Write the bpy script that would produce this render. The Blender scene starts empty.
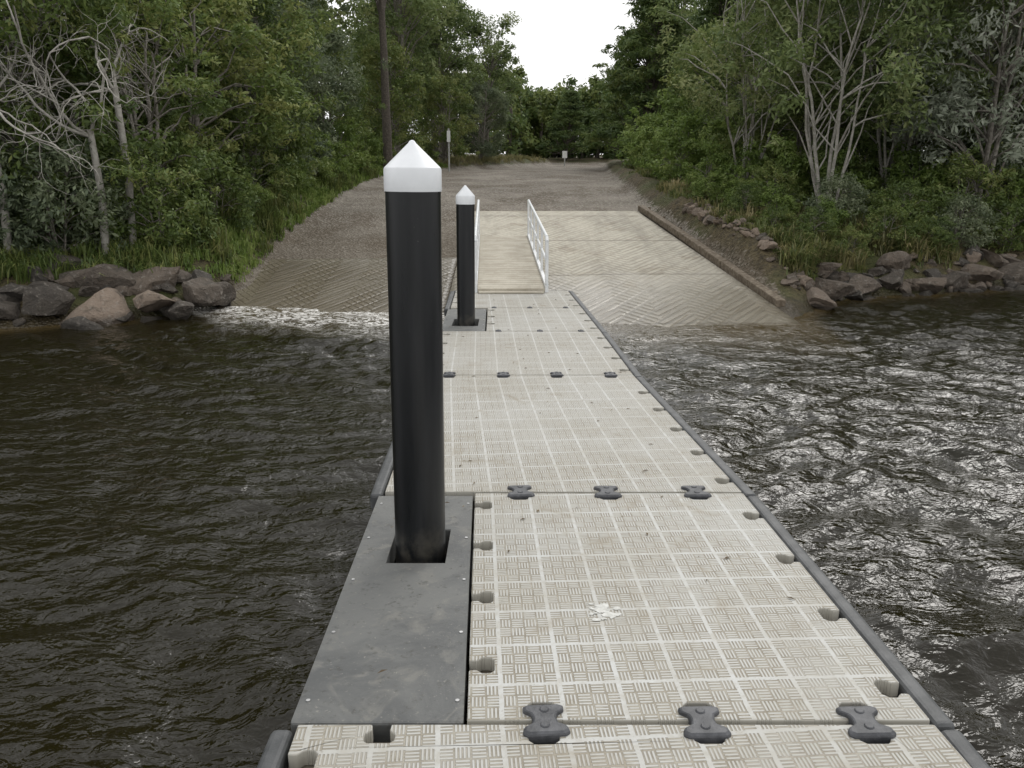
import bpy, math, random, bmesh
import numpy as np
from mathutils import Vector
scene=bpy.context.scene
scene.view_settings.view_transform='Standard'
scene.view_settings.look='None'
scene.view_settings.exposure=0
COL=scene.collection
# ------------------------------------------------------------ node helper
class NT:
    def __init__(s,name,world=False):
        s.m=bpy.data.materials.new(name); s.m.use_nodes=True
        s.t=s.m.node_tree; s.t.nodes.clear()
        s.out=s.t.nodes.new('ShaderNodeOutputMaterial')
    def n(s,typ,**kw):
        nd=s.t.nodes.new(typ)
        for k,v in kw.items(): setattr(nd,k,v)
        return nd
    def put(s,sock,v):
        if isinstance(v,bpy.types.NodeSocket): s.t.links.new(v,sock)
        elif v is not None:
            if sock.type=='RGBA' and len(v)==3: v=(*v,1)
            sock.default_value=v
    def math(s,op,a,b=None,c=None,clamp=False):
        nd=s.n('ShaderNodeMath',operation=op,use_clamp=clamp)
        s.put(nd.inputs[0],a)
        if b is not None: s.put(nd.inputs[1],b)
        if c is not None: s.put(nd.inputs[2],c)
        return nd.outputs[0]
    def mix(s,f,a,b,bt='MIX'):
        nd=s.n('ShaderNodeMix',data_type='RGBA',blend_type=bt)
        s.put(nd.inputs[0],f); s.put(nd.inputs[6],a); s.put(nd.inputs[7],b)
        return nd.outputs[2]
    def noise(s,vec,scale,detail=4,rough=.55,dist=0):
        nd=s.n('ShaderNodeTexNoise'); s.put(nd.inputs['Vector'],vec)
        nd.inputs['Scale'].default_value=scale; nd.inputs['Detail'].default_value=detail
        nd.inputs['Roughness'].default_value=rough; nd.inputs['Distortion'].default_value=dist
        return nd.outputs[0]
    def ss(s,v,a,b,x=0.,y=1.):
        nd=s.n('ShaderNodeMapRange',interpolation_type='SMOOTHSTEP')
        s.put(nd.inputs[0],v)
        for i,q in enumerate((a,b,x,y)): nd.inputs[i+1].default_value=q
        return nd.outputs[0]
    def obj(s): return s.n('ShaderNodeTexCoord').outputs['Object']
    def pos(s): return s.n('ShaderNodeNewGeometry').outputs['Position']
    def attr(s,name): return s.n('ShaderNodeAttribute',attribute_name=name)
    def xyz(s,v):
        nd=s.n('ShaderNodeSeparateXYZ'); s.put(nd.inputs[0],v); return nd.outputs
    def comb(s,x,y,z=0.):
        nd=s.n('ShaderNodeCombineXYZ'); s.put(nd.inputs[0],x); s.put(nd.inputs[1],y); s.put(nd.inputs[2],z); return nd.outputs[0]
    def bump(s,h,dist,strength=1.,normal=None):
        nd=s.n('ShaderNodeBump'); s.put(nd.inputs['Height'],h)
        nd.inputs['Distance'].default_value=dist; nd.inputs['Strength'].default_value=strength
        if normal: s.put(nd.inputs['Normal'],normal)
        return nd.outputs[0]
    def bsdf(s,col,rough=.6,normal=None,spec=.5,ior=None,metal=0):
        p=s.n('ShaderNodeBsdfPrincipled')
        s.put(p.inputs['Base Color'],col); s.put(p.inputs['Roughness'],rough)
        p.inputs['Specular IOR Level'].default_value=spec
        p.inputs['Metallic'].default_value=metal
        if ior: p.inputs['IOR'].default_value=ior
        if normal: s.put(p.inputs['Normal'],normal)
        return p.outputs[0]
    def done(s,sh): s.t.links.new(sh,s.out.inputs[0]); return s.m

def simple(name,c1,c2,scale=6,rough=.6,bump=.0,spec=.5,metal=0,detail=6):
    k=NT(name); v=k.obj(); n=k.noise(v,scale,detail,.62)
    f=k.ss(n,.35,.68); col=k.mix(f,c1,c2)
    nm=k.bump(k.noise(v,scale*6,5),bump) if bump else None
    return k.done(k.bsdf(col,rough,nm,spec,metal=metal))

# ------------------------------------------------------------ mesh helpers
def mesh_obj(name,verts,faces,mat=None,smooth=False,parent=None):
    me=bpy.data.meshes.new(name); me.from_pydata([tuple(v) for v in verts],[],faces); me.update()
    o=bpy.data.objects.new(name,me); COL.objects.link(o)
    if mat: me.materials.append(mat)
    if smooth: me.shade_smooth()
    if parent: o.parent=parent
    return o
def empty(name):
    e=bpy.data.objects.new(name,None); COL.objects.link(e); e.empty_display_size=.2; return e
def bevel(o,w,seg=2,ang=35):
    b=o.modifiers.new('b','BEVEL'); b.width=w; b.segments=seg; b.limit_method='ANGLE'; b.angle_limit=math.radians(ang)
class Box:
    def __init__(s): s.v=[];s.f=[]
    def hexa(s,c):
        n=len(s.v); s.v+=c
        s.f+=[(n,n+3,n+2,n+1),(n+4,n+5,n+6,n+7),(n,n+1,n+5,n+4),(n+1,n+2,n+6,n+5),(n+2,n+3,n+7,n+6),(n+3,n,n+4,n+7)]
    def box(s,x0,x1,y0,y1,z0,z1):
        s.hexa([(x0,y0,z0),(x1,y0,z0),(x1,y1,z0),(x0,y1,z0),(x0,y0,z1),(x1,y0,z1),(x1,y1,z1),(x0,y1,z1)])
    def beam(s,p0,p1,w,h):
        p0=Vector(p0);p1=Vector(p1);d=(p1-p0).normalized()
        up=Vector((0,0,1)) if abs(d.z)<.9 else Vector((0,1,0))
        a=d.cross(up).normalized(); b=a.cross(d).normalized()
        a*=w/2;b*=h/2
        s.hexa([tuple(q) for q in (p0-a-b,p0+a-b,p1+a-b,p1-a-b,p0-a+b,p0+a+b,p1+a+b,p1-a+b)])
    def quad(s,c4,z0,z1):
        s.hexa([(x,y,z0) for x,y in c4]+[(x,y,z1) for x,y in c4])
    def cyl(s,p0,p1,r,n=12,r1=None):
        p0=Vector(p0);p1=Vector(p1);d=(p1-p0).normalized()
        up=Vector((0,0,1)) if abs(d.z)<.9 else Vector((0,1,0))
        a=d.cross(up).normalized(); b=a.cross(d).normalized(); r1=r if r1 is None else r1
        k=len(s.v)
        for p,q in((p0,r),(p1,r1)):
            for i in range(n):
                t=2*math.pi*i/n; s.v.append(tuple(p+a*math.cos(t)*q+b*math.sin(t)*q))
        for i in range(n):
            j=(i+1)%n; s.f.append((k+i,k+n+i,k+n+j,k+j))
        s.f.append(tuple(k+i for i in range(n))); s.f.append(tuple(k+n+n-1-i for i in range(n)))
    def make(s,name,mat,parent=None,smooth=False): return mesh_obj(name,s.v,s.f,mat,smooth,parent)

class Q:
    """accumulates quads quickly"""
    def __init__(s): s.V=[];s.F=[];s.M=[];s.T=[];s.n=0
    def add(s,V,F,m,t):
        s.V.append(V);s.F.append(F+s.n);s.n+=len(V)
        s.M.append(np.full(len(F),m,np.int32)); s.T.append(np.broadcast_to(np.asarray(t,np.float32),(len(F),)))
    def mesh(s,name,mats):
        V=np.concatenate(s.V).astype(np.float32);F=np.concatenate(s.F).astype(np.int32);M=np.concatenate(s.M);T=np.concatenate(s.T)
        me=bpy.data.meshes.new(name); me.vertices.add(len(V)); me.vertices.foreach_set('co',V.ravel())
        me.loops.add(F.size); me.loops.foreach_set('vertex_index',F.ravel())
        me.polygons.add(len(F)); me.polygons.foreach_set('loop_start',np.arange(0,F.size,4,dtype=np.int32))
        me.polygons.foreach_set('loop_total',np.full(len(F),4,np.int32))
        me.polygons.foreach_set('material_index',M)
        a=me.attributes.new('tint','FLOAT','FACE'); a.data.foreach_set('value',T.astype(np.float32))
        me.update(calc_edges=True)
        for m in mats: me.materials.append(m)
        return me
def tube(q,pts,rad,sides=6,m=0,t=.5):
    pts=np.asarray(pts,float); n=len(pts)
    d=np.gradient(pts,axis=0); d/=np.linalg.norm(d,axis=1)[:,None]+1e-9
    ref=np.array([1.,.13,.05]) if abs(d[0][0])<.8 else np.array([0,1.,0])
    a=np.cross(d,ref); a/=np.linalg.norm(a,axis=1)[:,None]+1e-9; b=np.cross(d,a)
    th=np.arange(sides)*2*np.pi/sides; rad=np.asarray(rad,float)
    V=pts[:,None,:]+rad[:,None,None]*(np.cos(th)[None,:,None]*a[:,None,:]+np.sin(th)[None,:,None]*b[:,None,:])
    i=np.arange(n-1)[:,None]*sides; j=np.arange(sides)[None,:]; j2=(j+1)%sides
    F=np.stack([i+j,i+j2,i+sides+j2,i+sides+j],-1).reshape(-1,4)
    q.add(V.reshape(-1,3),F,m,t)
def leaves(q,P,N,size,asp,tint,rng,m=1):
    n=len(P); r=rng.normal(size=(n,3)); t=np.cross(N,r); t/=np.linalg.norm(t,axis=1)[:,None]+1e-9
    b=np.cross(N,t); b/=np.linalg.norm(b,axis=1)[:,None]+1e-9
    L=(size*rng.uniform(.6,1.4,n))[:,None]
    V=np.stack([P-t*L*.5,P+b*L*asp*.5+t*L*.05,P+t*L*.5,P-b*L*asp*.5+t*L*.05],1).reshape(-1,3)
    F=np.arange(n*4).reshape(-1,4); q.add(V,F,m,tint)
def clump(q,c,r,n,size,asp,rng,base,sq=.75,m=1,droop=0.):
    D=rng.normal(size=(n,3)); D/=np.linalg.norm(D,axis=1)[:,None]
    rr=rng.uniform(0,1,n)**.45*(1+.25*np.sin(D[:,0]*5+c[0]*3)*np.cos(D[:,1]*4+D[:,2]*5))
    P=D*rr[:,None]*r; P[:,2]*=sq; P[:,2]-=droop*(P[:,0]**2+P[:,1]**2)
    P+=c
    N=D*.9+rng.normal(size=(n,3))*.6+np.array([0,0,.5]); N/=np.linalg.norm(N,axis=1)[:,None]
    T=np.clip(base+rng.normal(0,.16,n),0,1)
    leaves(q,P,N,size,asp,T,rng,m)

def make_tree(name,seed,mats,h=6,cb=.8,rx=2,ncl=70,cr=.6,nl=300,leaf=.13,asp=.4,tr=.1,stems=3,shape='dome',lean=.25,sq=.75,inner=.25,wig=.12):
    rng=np.random.default_rng(seed); q=Q(); st=[]
    for s in range(stems):
        a=rng.uniform(0,6.28); base=np.array([math.cos(a),math.sin(a),0])*(.18*tr*8 if stems>1 else 0)
        top=np.array([math.cos(a)*lean*rx*rng.uniform(.5,1.4)*(1 if stems>1 else .4),math.sin(a)*lean*rx*rng.uniform(.5,1.4)*(1 if stems>1 else .4),h*rng.uniform(.8,.95)])
        k=12; u=np.linspace(0,1,k)[:,None]; p=base*(1-u)+top*u
        p[:,:2]+=np.cumsum(rng.normal(0,wig*h/14,(k,2)),0)*u
        p[0,2]-=.4
        tube(q,p,tr*(1-.8*u[:,0])*(1.15 if stems==1 else rng.uniform(.6,1.)),7); st.append(p)
    for c in range(ncl):
        f=(c+rng.uniform(0,1))/ncl
        if shape=='dome': e=math.sqrt(max(0,1-(2*f-.9)**2*.8))
        elif shape=='cone': e=(1-f)**.75*1.0+.06
        else: e=.55+.45*math.sin(f*math.pi)
        a=rng.uniform(0,6.28); r=rx*e*math.sqrt(rng.uniform(inner,1))
        s=st[rng.integers(len(st))]; z=cb+f*(h-cb)
        i=int(np.argmin(abs(s[:,2]-z))); ax=s[i,:2]
        C=np.array([ax[0]*.7+math.cos(a)*r,ax[1]*.7+math.sin(a)*r,z+rng.normal(0,.1)])
        j=max(1,i-rng.integers(1,4)); p0=s[j]
        u=np.linspace(0,1,5)[:,None]; p=p0*(1-u)+C*u; p[:,2]+=np.sin(u[:,0]*3.14)*.12*r*(1 if shape!='cone' else -.3)
        p+=rng.normal(0,.03*rx,(5,3))*np.sin(u*3.14)
        tube(q,p,(tr*.38*(1-f*.6))*(1-.8*u[:,0])+.006,4)
        k=cr*rng.uniform(.6,1.3)
        clump(q,C,k,int(nl*(k/cr)**2),leaf,asp,rng,rng.uniform(.15,.8),sq)
        for _ in range(2):
            C2=C+rng.normal(0,cr*.8,3)*np.array([1,1,.7]); C2[2]=max(C2[2],.25)
            clump(q,C2,k*.5,int(nl*.22),leaf,asp,rng,rng.uniform(.15,.85),sq)
    return q.mesh(name,mats)

def leaf_mat(name,cd,cl,cy,trans=.36):
    k=NT(name); t=k.attr('tint').outputs['Fac']
    oi=k.n('ShaderNodeObjectInfo').outputs['Random']
    rp=k.n('ShaderNodeValToRGB'); e=rp.color_ramp.elements
    e[0].position=0; e[0].color=(*cd,1); e[1].position=.65; e[1].color=(*cl,1); x=e.new(1.); x.color=(*cy,1)
    k.put(rp.inputs[0],k.math('MULTIPLY_ADD',oi,.30,k.math('MULTIPLY',t,.85)))
    c=rp.outputs[0]
    d=k.n('ShaderNodeBsdfDiffuse'); k.put(d.inputs[0],c)
    gl=k.n('ShaderNodeBsdfGlossy'); gl.inputs['Roughness'].default_value=.45; k.put(gl.inputs[0],(.8,.85,.8))
    m0=k.n('ShaderNodeMixShader'); m0.inputs[0].default_value=.045
    k.t.links.new(d.outputs[0],m0.inputs[1]); k.t.links.new(gl.outputs[0],m0.inputs[2])
    tl=k.n('ShaderNodeBsdfTranslucent'); k.put(tl.inputs[0],c)
    mx=k.n('ShaderNodeMixShader'); mx.inputs[0].default_value=trans
    k.t.links.new(m0.outputs[0],mx.inputs[1]); k.t.links.new(tl.outputs[0],mx.inputs[2])
    return k.done(mx.outputs[0])

# ------------------------------------------------------------ world & light
w=bpy.data.worlds.new("World"); scene.world=w; w.use_nodes=True
nt=w.node_tree; nt.nodes.clear()
sky=nt.nodes.new('ShaderNodeTexSky'); sky.sky_type='NISHITA'; sky.sun_disc=False
SE,SR=math.radians(44),math.radians(24)
sky.sun_elevation=SE; sky.sun_rotation=SR; sky.air_density=1.; sky.dust_density=4
hs=nt.nodes.new('ShaderNodeHueSaturation'); hs.inputs['Saturation'].default_value=.15
tc=nt.nodes.new('ShaderNodeTexCoord'); nz=nt.nodes.new('ShaderNodeTexNoise'); nz.inputs['Scale'].default_value=2.2; nz.inputs['Detail'].default_value=5
rmp=nt.nodes.new('ShaderNodeMapRange'); rmp.inputs[1].default_value=.3; rmp.inputs[2].default_value=.7; rmp.inputs[3].default_value=8.0; rmp.inputs[4].default_value=11.6
cb=nt.nodes.new('ShaderNodeCombineColor')
mx=nt.nodes.new('ShaderNodeMix'); mx.data_type='RGBA'; mx.inputs[0].default_value=.8
bg=nt.nodes.new('ShaderNodeBackground'); bg.inputs[1].default_value=.142; wo=nt.nodes.new('ShaderNodeOutputWorld')
L=nt.links.new
L(sky.outputs[0],hs.inputs['Color']); L(tc.outputs['Generated'],nz.inputs['Vector']); L(nz.outputs[0],rmp.inputs[0])
for i in range(3): L(rmp.outputs[0],cb.inputs[i])
L(hs.outputs[0],mx.inputs[6]); L(cb.outputs[0],mx.inputs[7]); L(mx.outputs[2],bg.inputs[0]); L(bg.outputs[0],wo.inputs[0])
sd=bpy.data.lights.new('sun','SUN'); sd.energy=1.05; sd.angle=math.radians(20); sd.color=(1,.97,.92)
so=bpy.data.objects.new('sun',sd); COL.objects.link(so)
dirv=Vector((math.cos(SE)*math.sin(SR),math.cos(SE)*math.cos(SR),math.sin(SE)))
so.rotation_euler=dirv.to_track_quat('Z','Y').to_euler(); so.location=(10,0,20)
cd=bpy.data.cameras.new('camera'); cam=bpy.data.objects.new('camera',cd); COL.objects.link(cam); scene.camera=cam
cam.location=(0,0,1.95); cam.rotation_euler=(math.radians(90-14.4),0,0)
cd.sensor_width=36; cd.lens=29.1; cd.clip_end=1500; cd.clip_start=.05

# ------------------------------------------------------------ terrain
def I(x,xs,ys): return np.interp(x,xs,ys)
def Yw(X): return I(X,[-200,-60,-15,-6.5,-4.9,-4.2,-2,0,2,3.8,4.3,5,9,14,60,200],[0,6,9,10.4,11.3,12.8,12.1,11.6,11.1,11.1,11.8,12.9,14.4,16,24,40])
def XR(Y): return I(Y,[0,11,19.5,27,35,60,90,140],[4.3,4.1,3.3,3.5,4.1,6.6,11,11])
def XL(Y): return I(Y,[0,11,14.7,20,25,30,37,45,60,90],[-4.3,-4.3,-4.6,-4.7,-4.8,-5.0,-4.6,-2.3,2.2,5])
def smooth(x): x=np.clip(x,0,1); return x*x*(3-2*x)
def roadmask(X,Y):
    return smooth((X-XL(Y))/.9+.5)*smooth((XR(Y)-X)/.6+.5)*smooth((75-Y)/5)
def wob(X,Y):
    return (np.sin(X*1.3+np.sin(Y*.9)*1.4)*np.cos(Y*1.1+np.sin(X*.7))+.5*np.sin(X*3.1+Y*1.7)*np.sin(Y*2.9-X*1.3)+.25*np.sin(X*6.3+1.)*np.sin(Y*7.1))
def H(X,Y):
    X=np.asarray(X,float);Y=np.asarray(Y,float)
    d=Y-Yw(X)
    zr=I(Y-11.2,[-12,0,8.2,13.8,24,49,80,300],[-1.5,0,1.0,1.45,1.86,2.35,2.6,6])
    sh=(11.2-Yw(X))*.125; zr=zr+sh*np.clip(1-(Y-11.2)/5,0,1)
    zb=I(d,[-30,-6,-.5,0,.8,2,6,15,40,80,300],[-3,-1.4,-.3,0,.42,.75,1.25,1.9,2.6,3.4,8])
    m=roadmask(X,Y)
    zb=zb+wob(X,Y)*.10*np.clip(d,0,1)
    zr=zr+wob(X*1.7,Y*1.3)*.012*np.clip((Y-19)/3,0,1)
    return zr*m+zb*(1-m)
def grow(a,b,step,far_a,far_b,g=1.12):
    c=list(np.arange(a,b,step)); s=step;x=c[-1]
    while x<far_b: s*=g; x+=s; c.append(x)
    s=step;x=a;lo=[]
    while x>far_a: s*=g; x-=s; lo.append(x)
    return np.array(lo[::-1]+c)
def grid_mesh(name,xs,ys,Z,mats,attrs={}):
    X,Y=np.meshgrid(xs,ys); nx=len(xs);ny=len(ys)
    V=np.stack([X,Y,Z],-1).reshape(-1,3).astype(np.float32)
    i=np.arange(ny-1)[:,None]*nx+np.arange(nx-1)[None,:]; F=np.stack([i,i+1,i+nx+1,i+nx],-1).reshape(-1,4).astype(np.int32)
    me=bpy.data.meshes.new(name); me.vertices.add(len(V)); me.vertices.foreach_set('co',V.ravel())
    me.loops.add(F.size); me.loops.foreach_set('vertex_index',F.ravel()); me.polygons.add(len(F))
    me.polygons.foreach_set('loop_start',np.arange(0,F.size,4,dtype=np.int32)); me.polygons.foreach_set('loop_total',np.full(len(F),4,np.int32))
    for k,a in attrs.items():
        at=me.attributes.new(k,'FLOAT','POINT'); at.data.foreach_set('value',a.ravel().astype(np.float32))
    me.update(calc_edges=True); me.shade_smooth()
    for m in mats: me.materials.append(m)
    o=bpy.data.objects.new(name,me); COL.objects.link(o); return o

k=NT('ground_mat'); p=k.pos(); rd=k.attr('road').outputs['Fac']; z=k.xyz(p)
n1=k.noise(p,.55,5); n2=k.noise(p,9,5,.7); n3=k.noise(p,38,3,.7); n4=k.noise(k.comb(k.math('MULTIPLY',z[0],.35),k.math('MULTIPLY',z[1],.22),0.),1.6,6,.62)
g=k.mix(k.ss(n1,.35,.65),(.15,.13,.105),(.24,.215,.18)); g=k.mix(k.ss(n4,.46,.60,0,.8),g,(.105,.082,.058))
vor=k.n('ShaderNodeTexVoronoi'); vor.inputs['Scale'].default_value=22; k.put(vor.inputs['Vector'],p)
vx=k.xyz(vor.outputs['Color'])[0]
g=k.mix(k.ss(vx,.6,.95,0,.6),g,(.40,.37,.32)); g=k.mix(k.ss(n3,.5,.72,0,.75),g,(.07,.06,.05))
g=k.mix(k.ss(z[2],.55,1.15,.5,0),g,(.09,.07,.045))
s_=k.mix(k.ss(n2,.3,.7),(.04,.032,.02),(.12,.095,.05)); s_=k.mix(k.ss(n1,.45,.65,0,.7),s_,(.06,.075,.022))
edge=k.ss(k.math('ADD',rd,k.math('MULTIPLY',k.math('SUBTRACT',n2,.5),1.6)),.50,.68)
c=k.mix(edge,s_,g)
wet=k.ss(k.math('ADD',z[2],k.math('MULTIPLY',n1,.12)),.10,.3)
c=k.mix(wet,k.mix(.6,c,(.035,.028,.018)),c)
GROUND=k.done(k.bsdf(c,k.ss(wet,0,1,.35,.9),k.bump(k.math('ADD',k.math('MULTIPLY',n2,.6),vor.outputs['Distance']),.04,.9),.3))
xs=grow(-12,14,.16,-260,260,1.12); ys=grow(8,30,.16,-60,330,1.12)
X,Y=np.meshgrid(xs,ys)
grid_mesh('ground',xs,ys,H(X,Y),[GROUND],{'road':roadmask(X,Y)})

# ------------------------------------------------------------ water
xs=grow(-8.5,10.5,.030,-260,260,1.1); ys=grow(1.6,15.5,.030,-200,60,1.1)
X,Y=np.meshgrid(xs,ys); rng=np.random.default_rng(5); Z=np.zeros_like(X)
dx=np.gradient(xs)[None,:]; dy=np.gradient(ys)[:,None]; sp=np.maximum(dx,dy)
dep=H(X,Y)
nc=72
wx=X+.35*np.sin(.9*Y+.5*X)+.15*np.sin(2.3*X+1.1*Y); wy=Y+.35*np.sin(.8*X+.3*Y)+.12*np.sin(2.1*X-1.3*Y)
for i in range(nc):
    Lw=.17*(1.5/.17)**(rng.uniform(0,1)**1.35); th=rng.normal(.15,.62)
    kk=2*np.pi/Lw
    a=.26/math.sqrt(nc)*1.414/kk; ph=rng.uniform(0,6.28)
    kx_,ky_=math.sin(th)*kk,math.cos(th)*kk
    grp=.45+.85*np.sin(.7*X*math.cos(i)+.9*Y*math.sin(i*1.7)+i)**2
    s_n=np.sin(kx_*wx+ky_*wy+ph)
    Z+=a*grp*(s_n+.22*np.cos(2*(kx_*wx+ky_*wy+ph)))*np.clip(1.6-sp*5/Lw,0,1)
patch=.68+.30*np.sin(X*.55+.8*np.sin(Y*.4))*np.sin(Y*.5+X*.2)+.34*smooth((X-.5)/2)
damp=np.clip(-dep/.25,.3,1)
Z*=patch*damp
k=NT('water_mat'); p=k.pos(); zz=k.xyz(p); sh=k.attr('depth').outputs['Fac']
st=k.comb(k.math('MULTIPLY',zz[0],.7),zz[1],0.)
n1=k.noise(st,26,3,.55,.6); n2=k.noise(p,.9,5,.6,1.); n3=k.noise(k.comb(k.math('MULTIPLY',zz[0],.6),zz[1],0.),12,7,.8,1.8); n4=k.noise(st,9.,3,.5,.8)
col=k.mix(k.ss(sh,0,.35),(.065,.046,.019),(.0098,.0078,.0022))
nm=k.bump(k.math('ADD',k.math('MULTIPLY',n1,.3),n4),.028,1.)
wat=k.bsdf(col,.03,nm,.5,1.34)
fm=k.math('MULTIPLY',k.ss(sh,-.02,.03),k.ss(sh,.08,.32,1,0))
fm=k.math('MULTIPLY',fm,k.attr('foamzone').outputs['Fac'])
fm=k.math('MULTIPLY',fm,k.math('MULTIPLY',k.ss(n3,.48,.56),k.ss(n2,.36,.52)))
foam=k.bsdf((.80,.79,.76),.7)
mxs=k.n('ShaderNodeMixShader'); k.put(mxs.inputs[0],fm); k.t.links.new(wat,mxs.inputs[1]); k.t.links.new(foam,mxs.inputs[2])
WATER=k.done(mxs.outputs[0])
fz=smooth((X+4.9)/.6)*smooth((5-X)/1.5)*np.where(X<-.6,1.,.10)
grid_mesh('water',xs,ys,Z,[WATER],{'depth':-dep,'foamzone':fz})

# ------------------------------------------------------------ concrete ramp
def conc(name,wetz,c1,c2,per,amt):
    k=NT(name); p=k.pos(); z=k.xyz(p)
    n1=k.noise(p,.8,6,.6); n2=k.noise(p,12,5,.7); n3=k.noise(k.comb(k.math('MULTIPLY',z[0],2.2),k.math('MULTIPLY',z[1],.3),0.),1.,5,.65)
    n5=k.noise(p,1.6,6,.7)
    mir=k.math('ABSOLUTE',k.math('SUBTRACT',k.math('FRACT',k.math('DIVIDE',z[0],1.0)),.5))
    a=k.math('ADD',mir,k.math('MULTIPLY',z[1],.75)); b=k.math('SUBTRACT',z[0],k.math('MULTIPLY',z[1],.62))
    def gr(v,per):
        f=k.math('ABSOLUTE',k.math('SUBTRACT',k.math('FRACT',k.math('DIVIDE',v,per)),.5)); return k.ss(f,.30,.46)
    gv=k.math('MAXIMUM',gr(a,per),k.math('MULTIPLY',gr(b,per*2),.7))
    gv=k.math('MULTIPLY',gv,k.ss(n1,.3,.62,.25,1.))
    c=k.mix(k.ss(n2,.3,.7),c1,c2); c=k.mix(k.ss(n3,.45,.7,0,.5),c,tuple(q*.6 for q in c1)); c=k.mix(k.ss(n5,.5,.68,0,.4),c,(.22,.17,.11))
    c=k.mix(k.math('MULTIPLY',gv,amt),c,tuple(q*.38 for q in c1))
    jy=k.math('ABSOLUTE',k.math('SUBTRACT',k.math('FRACT',k.math('DIVIDE',z[1],2.7)),.5)); j=k.ss(jy,.488,.496)
    c=k.mix(k.math('MULTIPLY',j,.7),c,(.07,.06,.045))
    wet=k.ss(k.math('ADD',z[2],k.math('MULTIPLY',k.math('SUBTRACT',n5,.5),.5)),wetz-.2,wetz+.28)
    c=k.mix(wet,k.mix(.66,c,(.07,.052,.028)),c)
    return k.done(k.bsdf(c,k.ss(wet,0,1,.3,.85),k.bump(k.math('ADD',k.math('MULTIPLY',gv,-1.),k.math('MULTIPLY',n2,.35)),.015,.9),.4))
CR=conc('ramp_concrete',.26,(.42,.385,.315),(.52,.49,.41),.15,.5)
CL=conc('old_ramp_concrete',.5,(.24,.215,.17),(.32,.295,.245),.13,.65)
def slab(name,xl,xr,y0,y1,mat,off):
    nx,ny=40,60; ysl=np.linspace(y0,y1,ny); V=[];F=[]
    for y in ysl:
        a,b=xl(y),xr(y)
        for i in range(nx):
            x=a+(b-a)*i/(nx-1); V.append((x,y))
    A=np.array(V); zz=I(A[:,1]-11.2,[-12,0,8.2,13.8],[-1.5,0,1.0,1.45])+(11.2-Yw(A[:,0]))*.125*np.clip(1-(A[:,1]-11.2)/5,0,1)+off
    V=[(a[0],a[1],z) for a,z in zip(A,zz)]
    for j in range(ny-1):
        for i in range(nx-1):
            n=j*nx+i; F.append((n,n+1,n+nx+1,n+nx))
    o=mesh_obj(name,V,F,mat,True); s=o.modifiers.new('s','SOLIDIFY'); s.thickness=.12; s.offset=-1; return o
kx=lambda y: 3.8-(y-12)*.104
slab('concrete_ramp',lambda y:-.95+.0*y,lambda y:kx(y)-.12,6.5,19.6,CR,.045)
slab('concrete_ramp',lambda y:-4.35-.1*max(0,y-12),lambda y:-.97,7,14.9,CL,.03)

TIM=simple('weathered_timber',(.10,.075,.05),(.23,.19,.14),14,.85,.01)
b=Box()
y=11.7
while y<19.6:
    y2=min(y+2.35,19.7); b.beam((kx(y)+.0,y,float(H(0,y))+.10),(kx(y2),y2,float(H(0,y2))+.10),.14,.13); y=y2+.03
for yy in np.arange(12.2,19.5,1.2):
    b.cyl((kx(yy)+.12,yy,float(H(0,yy))-.3),(kx(yy)+.12,yy,float(H(0,yy))+.16),.035,8)
o=b.make('timber_kerb',TIM); bevel(o,.015)
b=Box()
for yy in np.arange(12.1,19.3,.9):
    x0=kx(yy)+.2; b.quad([(x0,yy),(x0+.28,yy),(x0+.2,yy+.87),(x0-.09,yy+.87)],float(H(0,yy))-.1,float(H(0,yy))+.10+.03*math.sin(yy*5))
o=b.make('concrete_edging',simple('edging',(.27,.25,.21),(.44,.41,.35),8,.9,.01)); bevel(o,.02)

# ------------------------------------------------------------ floating dock
DZ=.35
k=NT('dock_plastic'); uvn=k.n('ShaderNodeUVMap').outputs[0]; u=k.xyz(uvn)
CU,CV=.19,.2285; NS=4
def fr(v,d): return k.math('FRACT',k.math('DIVIDE',v,d))
fu=fr(u[0],CU); fv=fr(u[1],CV)
du=k.math('MULTIPLY',k.math('SUBTRACT',.5,k.math('ABSOLUTE',k.math('SUBTRACT',fu,.5))),CU)
dv=k.math('MULTIPLY',k.math('SUBTRACT',.5,k.math('ABSOLUTE',k.math('SUBTRACT',fv,.5))),CV)
dm=k.math('MINIMUM',du,dv)
line=k.ss(dm,.0065,.0095,1,0)
su=k.math('MULTIPLY',fu,NS); sv=k.math('MULTIPLY',fv,NS)
par=k.math('MODULO',k.math('ADD',k.math('FLOOR',su),k.math('FLOOR',sv)),2.)
b1=k.math('FRACT',k.math('MULTIPLY',su,4.)); b2=k.math('FRACT',k.math('MULTIPLY',sv,4.))
bb=k.math('ADD',k.math('MULTIPLY',b1,par),k.math('MULTIPLY',b2,k.math('SUBTRACT',1.,par)))
ee=k.math('ADD',k.math('MULTIPLY',k.math('FRACT',sv),par),k.math('MULTIPLY',k.math('FRACT',su),k.math('SUBTRACT',1.,par)))
bar=k.ss(k.math('ABSOLUTE',k.math('SUBTRACT',bb,.5)),.22,.36,1,0)
bar=k.math('MULTIPLY',bar,k.ss(k.math('ABSOLUTE',k.math('SUBTRACT',ee,.5)),.40,.46,1,0))
hgt=k.math('MAXIMUM',line,bar)
p=k.pos(); oi=k.n('ShaderNodeObjectInfo').outputs['Random']
n1=k.noise(p,1.6,6,.65); n2=k.noise(p,17,5,.7); n3=k.noise(p,60,3,.7); n6=k.noise(p,.9,5,.65,.5); n8=k.noise(p,4.5,6,.7,.8)
dirt=k.ss(k.math('ADD',n1,k.math('MULTIPLY',n2,.35)),.52,.85)
top=k.mix(dirt,(.48,.485,.47),(.41,.405,.375))
groove=k.mix(k.ss(n2,.3,.7),(.20,.175,.13),(.34,.315,.26))
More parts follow.
